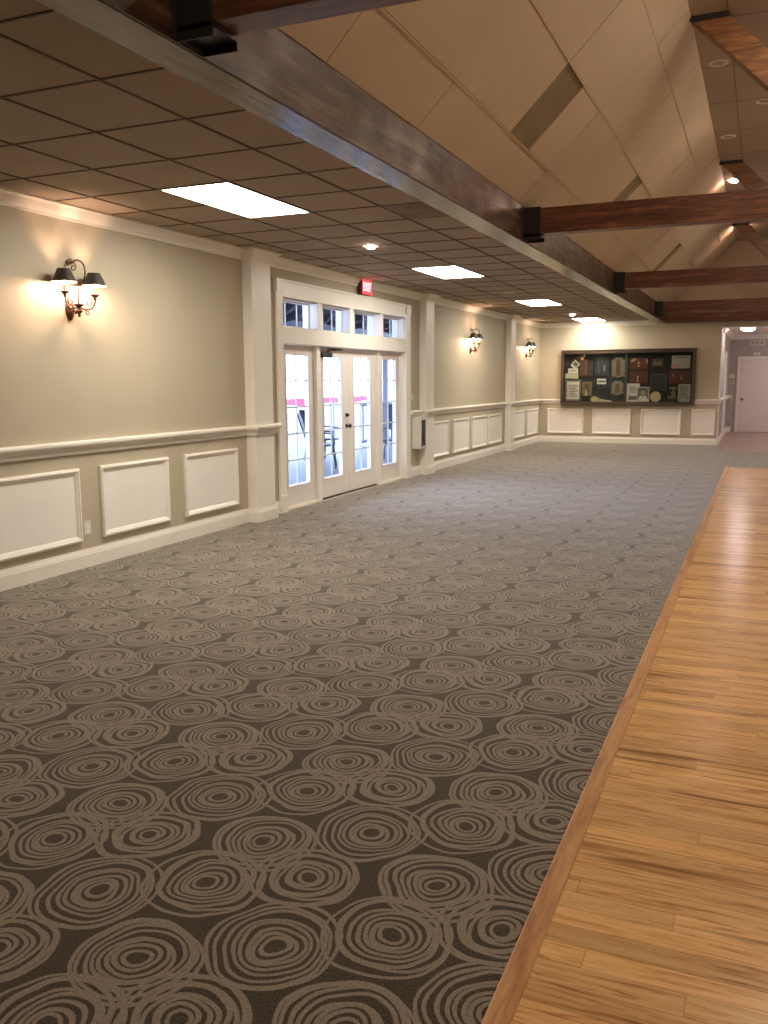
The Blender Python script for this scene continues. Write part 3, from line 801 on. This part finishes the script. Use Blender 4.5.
m = MB().box(-3.0, -2.955, YB - D + .008, YB - D + .03, Z0 + fr, Z1 - fr); CB_(m).build('centre_stile', 'casemetal', case)
for a, b in ((X0 + fr, -2.985), (-2.97, X1 - fr)):
    m = MB().box(a, b, YB - D + .014, YB - D + .018, Z0 + fr, Z1 - fr); CB_(m).build('glass_pane', 'caseglass', case)
tag(case, 'wide brown framed glass display case on the far wall', 'display case')
def cm(n, c, r=.5, metal=0.): M[n] = mottled(n, c, r, 14, .12, metal=metal); return n
cm('paper_white', (.55, .53, .50)); cm('paper_cream', (.42, .40, .27)); cm('ink', (.06, .06, .06)); cm('plaque_red', (.07, .010, .007), .3); cm('plaque_brown', (.07, .028, .016), .35)
cm('plaque_beige', (.15, .12, .085)); cm('khaki', (.12, .10, .05)); cm('slate', (.02, .028, .038)); cm('brass', (.55, .38, .14), .35, .8); cm('darkboard', (.012, .011, .011)); cm('pale', (.32, .32, .28)); cm('rose', (.48, .16, .13)); cm('greyframe', (.13, .12, .10)); cm('skin', (.30, .25, .22)); cm('olive', (.30, .30, .14)); cm('creamwood', (.42, .35, .19))
GI = 'keepsakes in the display case'
def item(name, label, cat, x0, x1, z0, z1, parts, depth=.02, y=None, tilt=0.):
    """parts: list of (part name, material, shapes) where a shape is ('b',u0,u1,v0,v1,d0,d1) in fractions of the item or ('c',u,v,r,d0,d1)"""
    yb = YB - .0125 if y is None else y
    o = empty(name, ((x0 + x1) / 2, yb, z0)); W, H = x1 - x0, z1 - z0
    o.rotation_euler = (0, tilt, 0)
    for pn, mat, shp in parts:
        m = MB()
        for s in shp:
            if pn in ('ribbon', 'emblem') and m.v: m.build(pn, mat, o); m = MB()
            if s[0] == 'b': m.box((s[1] - .5) * W, (s[2] - .5) * W, -s[6], -s[5], s[3] * H, s[4] * H)
            elif s[0] == 'c': m.lathe([(0, -s[4]), (s[3], -s[4]), (s[3], -s[5]), (0, -s[5])], 24, ((s[1] - .5) * W, 0, s[2] * H), 'y')
            elif s[0] == 'p': m.prism([((u - .5) * W, v * H) for u, v in s[1]], 'y', -s[3], -s[2])
        if m.v: m.build(pn, mat, o)
    tag(o, label, cat, GI)
    return o
B = lambda a, b, c, d, e=0., f=.01: ('b', a, b, c, d, e, f)
def framed(w=.08, h=.08): return [B(0, w, 0, 1, 0, .022), B(1 - w, 1, 0, 1, 0, .022), B(w, 1 - w, 0, h, 0, .022), B(w, 1 - w, 1 - h, 1, 0, .022)]
def lines(u0, u1, v0, v1, n, d=.0125): return [B(u0, u0 + (u1 - u0) * (1 - .25 * (i % 3 == 2)), v0 + (v1 - v0) * i / n, v0 + (v1 - v0) * (i + .45) / n, .008, d) for i in range(n)]
item('photo_card', 'small tilted photo card at the top corner of the case', 'card', -4.315, -4.155, 1.80, 1.97, [('card', 'paper_white', [B(0, 1, 0, 1, 0, .008)]), ('picture', 'greyframe', [B(.12, .88, .3, .88, .008, .011)])], tilt=.72)
item('note_card', 'white lettered card under the tilted photo card', 'card', -4.342, -4.111, 1.662, 1.778, [('card', 'paper_white', [B(0, 1, 0, 1, 0, .008)]), ('lettering', 'ink', [B(.2 + .16 * k, .31 + .16 * k, .42, .62, .008, .010) for k in range(4)])])
item('cream_card', 'plain cream card just above the framed white page', 'card', -4.41, -4.10, 1.532, 1.66, [('card', 'paper_cream', [B(0, 1, 0, 1, 0, .009)])])
item('framed_page', 'framed white page at the bottom corner of the case', 'framed page', -4.405, -4.03, 1.0, 1.51, [('frame', 'greyframe', framed(.1, .08)), ('page', 'paper_white', [B(.1, .9, .08, .92, 0, .008)]), ('writing', 'greyframe', lines(.25, .8, .2, .8, 8) + [B(.16, .19, .2, .75, .008, .010)])])
item('tall_plaque', 'slim dark brown plaque beside the tilted photo card', 'plaque', -4.07, -3.955, 1.60, 2.06, [('board', 'plaque_brown', [B(0, 1, 0, 1, 0, .016)]), ('emblem', 'brass', [('c', .5, .88, .03, .016, .020)])])
item('shiny_bar', 'narrow brown upright bar between two dark plaques', 'bar', -3.945, -3.885, 1.61, 1.98, [('bar', 'plaque_brown', [B(0, 1, 0, 1, 0, .02)]), ('strip', 'plaque_beige', [B(.3, .6, .04, .96, .02, .022)])])
item('name_plaque', 'dark plaque with columns of tiny name plates', 'plaque', -3.87, -3.755, 1.585, 1.96, [('board', 'darkboard', [B(0, 1, 0, 1, 0, .016)]), ('name_plates', 'plaque_brown', [B(.12 + .4 * i, .44 + .4 * i, .08 + .11 * j, .15 + .11 * j, .016, .019) for i in range(2) for j in range(8)])])
item('blue_picture', 'large slate blue framed picture near the top', 'picture', -3.71, -3.39, 1.595, 2.03, [('frame', 'darkboard', framed(.06, .05)), ('picture', 'slate', [B(.06, .94, .05, .95, 0, .010)]), ('figures', 'greyframe', [B(.25, .29, .2, .8, .010, .012), B(.6, .78, .25, .6, .010, .012)])])
item('beige_plaque', 'tall beige plaque with brown centre panel', 'plaque', -3.312, -3.017, 1.575, 2.02, [('board', 'plaque_beige', [B(0, 1, .0, .88, 0, .014), B(.18, .82, .88, 1, 0, .014), B(.3, .7, -.03, 0, 0, .014)]), ('centre', 'plaque_brown', [B(.34, .66, .06, .86, .014, .020)])])
item('khaki_plaque', 'small khaki plaque with a brass figurine', 'plaque', -4.007, -3.765, 1.12, 1.46, [('board', 'khaki', [B(0, 1, .04, 1, 0, .014)]), ('centre', 'plaque_brown', [B(.3, .7, .3, .85, .014, .018)]), ('figurine', 'brass', [('c', .42, .47, .012, .018, .035), B(.36, .50, .1, .40, .018, .032), B(.30, .60, .04, .10, .014, .036)])])
item('label_plate', 'small black and white striped label plate in the middle', 'label plate', -3.65, -3.44, 1.40, 1.53, [('plate', 'paper_white', [B(0, 1, 0, 1, 0, .010)]), ('band', 'ink', [B(.06, .94, .34, .62, .010, .012)])])
item('shield_plaque', 'lower beige plaque with a cup emblem', 'plaque', -3.306, -3.036, 1.135, 1.47, [('board', 'plaque_beige', [B(0, 1, .08, .86, 0, .014), B(.14, .86, .86, 1, 0, .014), B(.3, .7, 0, .08, 0, .014)]), ('centre', 'plaque_brown', [B(.34, .66, .2, .82, .014, .018)]), ('emblem', 'plaque_beige', [('c', .5, .45, .022, .018, .024), B(.42, .58, .18, .26, .018, .024)])])
pad = [(0, .45), (.04, .8), (.14, 1), (.26, .95), (.42, .62), (.6, .4), (1, .2), (1, .0), (.6, .05), (.1, .0), (.02, .15)]
item('wooden_paddle', 'cream wooden paddle lying along the case bottom', 'paddle', -3.788, -3.30, .985, 1.115, [('blade_and_handle', 'creamwood', [('p', pad, .03, .05)]), ('hole', 'ink', [('c', .42, .35, .014, .05, .052)])])
item('red_plaque', 'upper red plaque with white ribbon lettering', 'plaque', -2.904, -2.498, 1.746, 2.0, [('board', 'plaque_red', [B(0, 1, 0, 1, 0, .014)]), ('ribbon', 'rose', [('p', [(.03, .8), (.25, .98), (.42, .88), (.3, .75), (.12, .6)], .014, .018), ('p', [(.9, .85), (.99, .85), (.99, .5), (.93, .45)], .014, .018)]), ('emblem', 'brass', [('c', .5, .55, .022, .014, .020), B(.46, .54, .2, .35, .014, .02)])])
item('red_plaque', 'lower red plaque directly under the ribboned one', 'plaque', -2.905, -2.496, 1.425, 1.694, [('board', 'plaque_red', [B(0, 1, 0, 1, 0, .014)]), ('emblem', 'paper_cream', [B(.44, .5, .38, .6, .014, .018), B(.44, .5, .12, .3, .014, .018)])])
item('small_plate', 'small dark metal plate near the top, right of the ribboned plaque', 'plate', -2.40, -2.165, 1.81, 1.975, [('board', 'plaque_brown', [B(0, 1, 0, 1, 0, .012)]), ('engraving', 'greyframe', [B(.1, .9, .2, .5, .012, .014), ('c', .25, .75, .016, .012, .016)])])
item('landscape_picture', 'pale picture with a rose coloured wedge at the top corner', 'picture', -1.967, -1.561, 1.751, 2.04, [('board', 'pale', [B(0, 1, 0, 1, 0, .010)]), ('wedge', 'rose', [('p', [(.02, .08), (.35, .12), (.72, .45), (.4, .3), (.02, .35)], .010, .013)]), ('heading', 'greyframe', [B(.2, .85, .8, .88, .010, .012), ('c', .52, .84, .018, .010, .013)])])
item('red_plaque', 'wide maroon plaque under the pale picture', 'plaque', -2.018, -1.536, 1.415, 1.70, [('board', 'plaque_red', [B(0, 1, 0, 1, 0, .014)]), ('emblem', 'brass', [('c', .2, .6, .014, .014, .019), ('c', .58, .58, .012, .014, .019), B(.56, .6, .3, .48, .014, .018)]), ('side_plate', 'plaque_brown', [B(.66, .97, .06, .94, .014, .018)])])
item('document', 'white printed page leaning behind the portrait photo', 'document', -2.951, -2.66, .985, 1.41, [('page', 'paper_white', [B(0, 1, 0, 1, 0, .008)]), ('print', 'greyframe', lines(.2, .75, .5, .88, 7, .010) + [B(.15, .85, .1, .32, .008, .010)])])
item('portrait_photo', 'black and white portrait photo of a person in pale clothing', 'photo', -2.715, -2.437, .985, 1.33, [('print', 'greyframe', [B(0, 1, 0, 1, 0, .008)]), ('border', 'paper_white', [B(0, .04, 0, 1, .008, .010), B(.96, 1, 0, 1, .008, .010), B(.04, .96, .96, 1, .008, .010)]), ('head', 'skin', [('c', .5, .62, .055, .008, .011)]), ('hair', 'ink', [('p', [(.28, .66), (.3, .84), (.5, .92), (.7, .84), (.72, .66), (.62, .76), (.4, .76)], .011, .013)]), ('clothing', 'paper_white', [('p', [(.06, .02), (.2, .36), (.42, .44), (.5, .28), (.6, .44), (.82, .34), (.94, .02)], .008, .012)])], y=YB - .040)
item('round_plate', 'round cream plate standing on the case bottom', 'plate', -2.42, -2.17, .985, 1.21, [('plate', 'creamwood', [('c', .5, .52, .122, 0, .012)]), ('rim', 'olive', [('c', .5, .52, .095, .012, .015)]), ('motif', 'creamwood', [('c', .5, .52, .088, .015, .017), ])], y=YB - .02)
item('trophy', 'squat khaki trophy beside the printed notice', 'trophy', -2.11, -1.82, .985, 1.33, [('base', 'darkboard', [B(0, .9, 0, .22, .01, .07)]), ('plinth', 'khaki', [B(.3, .98, .22, .4, .015, .06)]), ('cup', 'khaki', [('c', .72, .58, .055, .02, .055), B(.6, .84, .4, .5, .02, .055)]), ('lid', 'greyframe', [B(.42, 1., .84, 1., .02, .05), B(.66, .78, .7, .84, .02, .05)])])
item('notice', 'white printed notice at the other bottom corner of the case', 'notice', -1.801, -1.529, .985, 1.395, [('page', 'pale', [B(0, 1, 0, 1, 0, .010)]), ('print', 'greyframe', lines(.15, .8, .2, .9, 10) + [B(.72, .82, .12, .28, .010, .012)])])
item('dark_board', 'large nearly black board in the middle of the right pane', 'board', -2.427, -2.063, 1.235, 1.65, [('board', 'darkboard', [B(0, 1, 0, 1, 0, .010)]), ('outline', 'greyframe', [B(.04, .06, .04, .9, .010, .0115), B(.94, .96, .04, .9, .010, .0115), B(.3, .94, .9, .92, .010, .0115)])])

# ------------------------------------------------------------------ outside the french doors
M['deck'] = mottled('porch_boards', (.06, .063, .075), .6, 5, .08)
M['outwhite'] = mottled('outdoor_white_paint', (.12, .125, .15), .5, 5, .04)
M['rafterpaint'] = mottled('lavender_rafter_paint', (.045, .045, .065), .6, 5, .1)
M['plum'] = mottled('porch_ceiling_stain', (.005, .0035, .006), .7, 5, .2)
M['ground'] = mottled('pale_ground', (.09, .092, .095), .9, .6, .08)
M['redcloth'] = mottled('red_banner_cloth', (.40, .015, .05), .7, 6, .1)
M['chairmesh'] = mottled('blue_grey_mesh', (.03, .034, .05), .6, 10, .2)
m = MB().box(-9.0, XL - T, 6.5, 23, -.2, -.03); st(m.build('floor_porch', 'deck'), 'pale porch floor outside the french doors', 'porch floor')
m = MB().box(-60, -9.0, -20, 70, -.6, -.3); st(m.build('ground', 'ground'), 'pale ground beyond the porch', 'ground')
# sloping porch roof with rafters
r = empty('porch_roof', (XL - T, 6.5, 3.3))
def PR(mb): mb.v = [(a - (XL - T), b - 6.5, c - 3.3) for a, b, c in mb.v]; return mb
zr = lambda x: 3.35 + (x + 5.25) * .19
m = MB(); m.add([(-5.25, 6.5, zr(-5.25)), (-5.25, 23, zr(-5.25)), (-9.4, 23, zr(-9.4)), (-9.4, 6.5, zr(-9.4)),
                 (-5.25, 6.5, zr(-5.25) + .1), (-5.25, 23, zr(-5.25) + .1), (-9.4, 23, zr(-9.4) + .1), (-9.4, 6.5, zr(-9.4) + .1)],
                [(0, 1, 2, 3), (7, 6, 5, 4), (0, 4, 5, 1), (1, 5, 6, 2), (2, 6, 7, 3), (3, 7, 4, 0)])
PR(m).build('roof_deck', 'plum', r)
for k in range(16):
    y = 7 + k * 1.0
    m = MB(); m.add([(x, y + dy, zr(x) + dz) for x in (-5.26, -9.3) for dy in (0, .045) for dz in (-.09, 0)], [(0, 1, 3, 2), (4, 6, 7, 5), (0, 4, 5, 1), (2, 3, 7, 6), (0, 2, 6, 4), (1, 5, 7, 3)])
    PR(m).build('rafter', 'rafterpaint', r)
m = MB().box(-8.62, -8.5, 6.5, 23, 2.56, 2.69); PR(m).build('eave_beam', 'outwhite', r)
for y in (12.75, 14.35, 16.2):
    m = MB().tube([(-7.5, y, 2.42), (-7.5, y + 1.0, 2.90)], .028, 4); PR(m).build('diagonal_brace', 'outwhite', r)
m = MB().box(-7.53, -7.47, 12.6, 19.5, 2.44, 2.50); PR(m).build('cross_bar', 'outwhite', r)
tag(r, 'dark porch roof with white rafters seen through the transom windows', 'porch roof')
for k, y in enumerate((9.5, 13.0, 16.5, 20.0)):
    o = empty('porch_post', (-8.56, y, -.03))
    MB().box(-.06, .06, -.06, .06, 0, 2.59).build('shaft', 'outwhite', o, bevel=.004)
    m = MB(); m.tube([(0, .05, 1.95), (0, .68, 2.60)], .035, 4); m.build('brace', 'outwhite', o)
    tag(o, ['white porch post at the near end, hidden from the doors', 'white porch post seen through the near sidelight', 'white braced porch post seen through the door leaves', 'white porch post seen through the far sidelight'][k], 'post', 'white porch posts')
def railing(p0, p1, label, n):
    o = empty('porch_railing', (p0[0], p0[1], -.03)); d = Vector(p1) - Vector(p0)
    for zz, nm in ((.98, 'top_rail'), (.10, 'bottom_rail')):
        MB().tube([(0, 0, zz), (d.x, d.y, zz + d.z)], .035, 4).build(nm, 'outwhite', o)
    for k in range(n):
        t = (k + .5) / n; MB().box(d.x * t - .016, d.x * t + .016, d.y * t - .016, d.y * t + .016, .10 + d.z * t, .98 + d.z * t).build('baluster', 'outwhite', o)
    tag(o, label, 'railing', 'white porch railings')
railing((-8.78, 9.56, 0), (-8.78, 12.94, 0), 'white porch railing section closest to the viewer', 14)
railing((-8.78, 13.06, 0), (-8.78, 15.3, 0), 'white porch railing section seen through the near sidelight', 10)
railing((-8.4, 18.9, -.0), (-7.4, 16.4, -.55), 'white sloping handrail beside the patio chairs', 9)
railing((-8.78, 19.0, 0), (-8.78, 22.5, 0), 'white porch railing section beyond the sloping handrail', 14)
def patio_chair(x, y, rz, label):
    o = empty('patio_chair', (x, y, -.03), rz)
    MB().box(-.26, .26, -.24, .24, .40, .43).build('seat', 'chairmesh', o, bevel=.01)
    m = MB(); m.add([(-.25, .22, .43), (.25, .22, .43), (.25, .40, .98), (-.25, .40, .98), (-.25, .25, .43), (.25, .25, .43), (.25, .43, .98), (-.25, .43, .98)], [(0, 1, 2, 3), (7, 6, 5, 4), (0, 4, 5, 1), (1, 5, 6, 2), (2, 6, 7, 3), (3, 7, 4, 0)])
    m.build('backrest', 'chairmesh', o, bevel=.01)
    for sx in (-1, 1):
        for sy in (-1, 1): MB().tube([(.24 * sx, .20 * sy, .40), (.27 * sx, .25 * sy, 0)], .014, 8).build('leg', 'black', o)
        MB().tube([(.27 * sx, -.22, .40), (.28 * sx, -.20, .63), (.28 * sx, .26, .65)], .014, 8).build('armrest', 'black', o)
    tag(o, label, 'patio chair', 'dark patio chairs on the porch')
patio_chair(-7.2, 13.9, 2.0, 'dark patio chair seen through the near sidelight')
patio_chair(-7.9, 15.3, 1.2, 'dark patio chair seen through the first door leaf')
patio_chair(-6.6, 15.6, -1.6, 'dark patio chair turned toward the doors')
patio_chair(-7.9, 19.3, .6, 'dark patio chair seen through the far sidelight')
o = empty('patio_table', (-6.6, 17.4, -.03))
MB().lathe([(0, .70), (.48, .70), (.50, .715), (.48, .73), (0, .73)], 32).build('table_top', 'chairmesh', o, smooth=True); MB().lathe([(.22, 0), (.20, .03), (.03, .05), (.03, .70), (0, .70)], 20).build('pedestal', 'black', o, smooth=True)
tag(o, 'round dark patio table outside the second door leaf', 'patio table')
o = empty('red_banner', (-13, 24, -.3)); 
for k in range(4): MB().tube([(0, -6 + 4 * k, 0), (0, -6 + 4 * k, 1.35)], .03, 8).build('stake', 'outwhite', o)
m = MB(); vs = []; n = 40
for i in range(n + 1):
    y = -6 + 12 * i / n; b = 1.02 + .10 * abs(math.sin(i * .31)); w = .02 * math.sin(i * 1.3)
    vs += [(w, y, b), (w, y, 1.3), (w + .01, y, 1.3), (w + .01, y, b)]
fs = []
for i in range(n):
    for j in range(4): fs.append((i * 4 + j, i * 4 + (j + 1) % 4, i * 4 + 4 + (j + 1) % 4, i * 4 + 4 + j))
m.add(vs, fs + [(0, 1, 2, 3), tuple(n * 4 + j for j in (3, 2, 1, 0))]); m.build('cloth', 'redcloth', o)
tag(o, 'long red banner strip far outside beyond the porch railing', 'banner')

# ------------------------------------------------------------------ world, daylight
w = bpy.data.worlds.new('overcast_sky'); SC.world = w; w.use_nodes = True
bg = w.node_tree.nodes['Background']; bg.inputs[0].default_value = (.52, .67, 1.0, 1); bg.inputs[1].default_value = 16.0
# ------------------------------------------------------------------ camera
f, yaw, pi_, ro = 872.19, .4073, .1488, -.0063
fw = Vector((-math.sin(yaw) * math.cos(pi_), math.cos(yaw) * math.cos(pi_), -math.sin(pi_)))
rt0 = Vector((math.cos(yaw), math.sin(yaw), 0)); up0 = rt0.cross(fw)
rt = math.cos(ro) * rt0 + math.sin(ro) * up0; up = math.cos(ro) * up0 - math.sin(ro) * rt0
cam = bpy.data.cameras.new('camera'); co = bpy.data.objects.new('camera', cam); C.objects.link(co)
mt = Matrix((rt, up, -fw)).transposed().to_4x4(); mt.translation = (0, 0, 1.5); co.matrix_world = mt
cam.sensor_fit = 'HORIZONTAL'; cam.sensor_width = 36; cam.lens = f / 768 * 36; cam.clip_start = .05; cam.clip_end = 300
SC.camera = co

vs = SC.view_settings; vs.view_transform = 'Standard'; vs.look = 'None'; vs.gamma = 1; vs.use_curve_mapping = False; vs.exposure = 0.0
cy = SC.cycles
cy.use_denoising = True; cy.max_bounces = 10; cy.diffuse_bounces = 6; cy.glossy_bounces = 4; cy.transparent_max_bounces = 12
cy.sample_clamp_indirect = 6.0; cy.caustics_reflective = False; cy.caustics_refractive = False; cy.use_light_tree = True
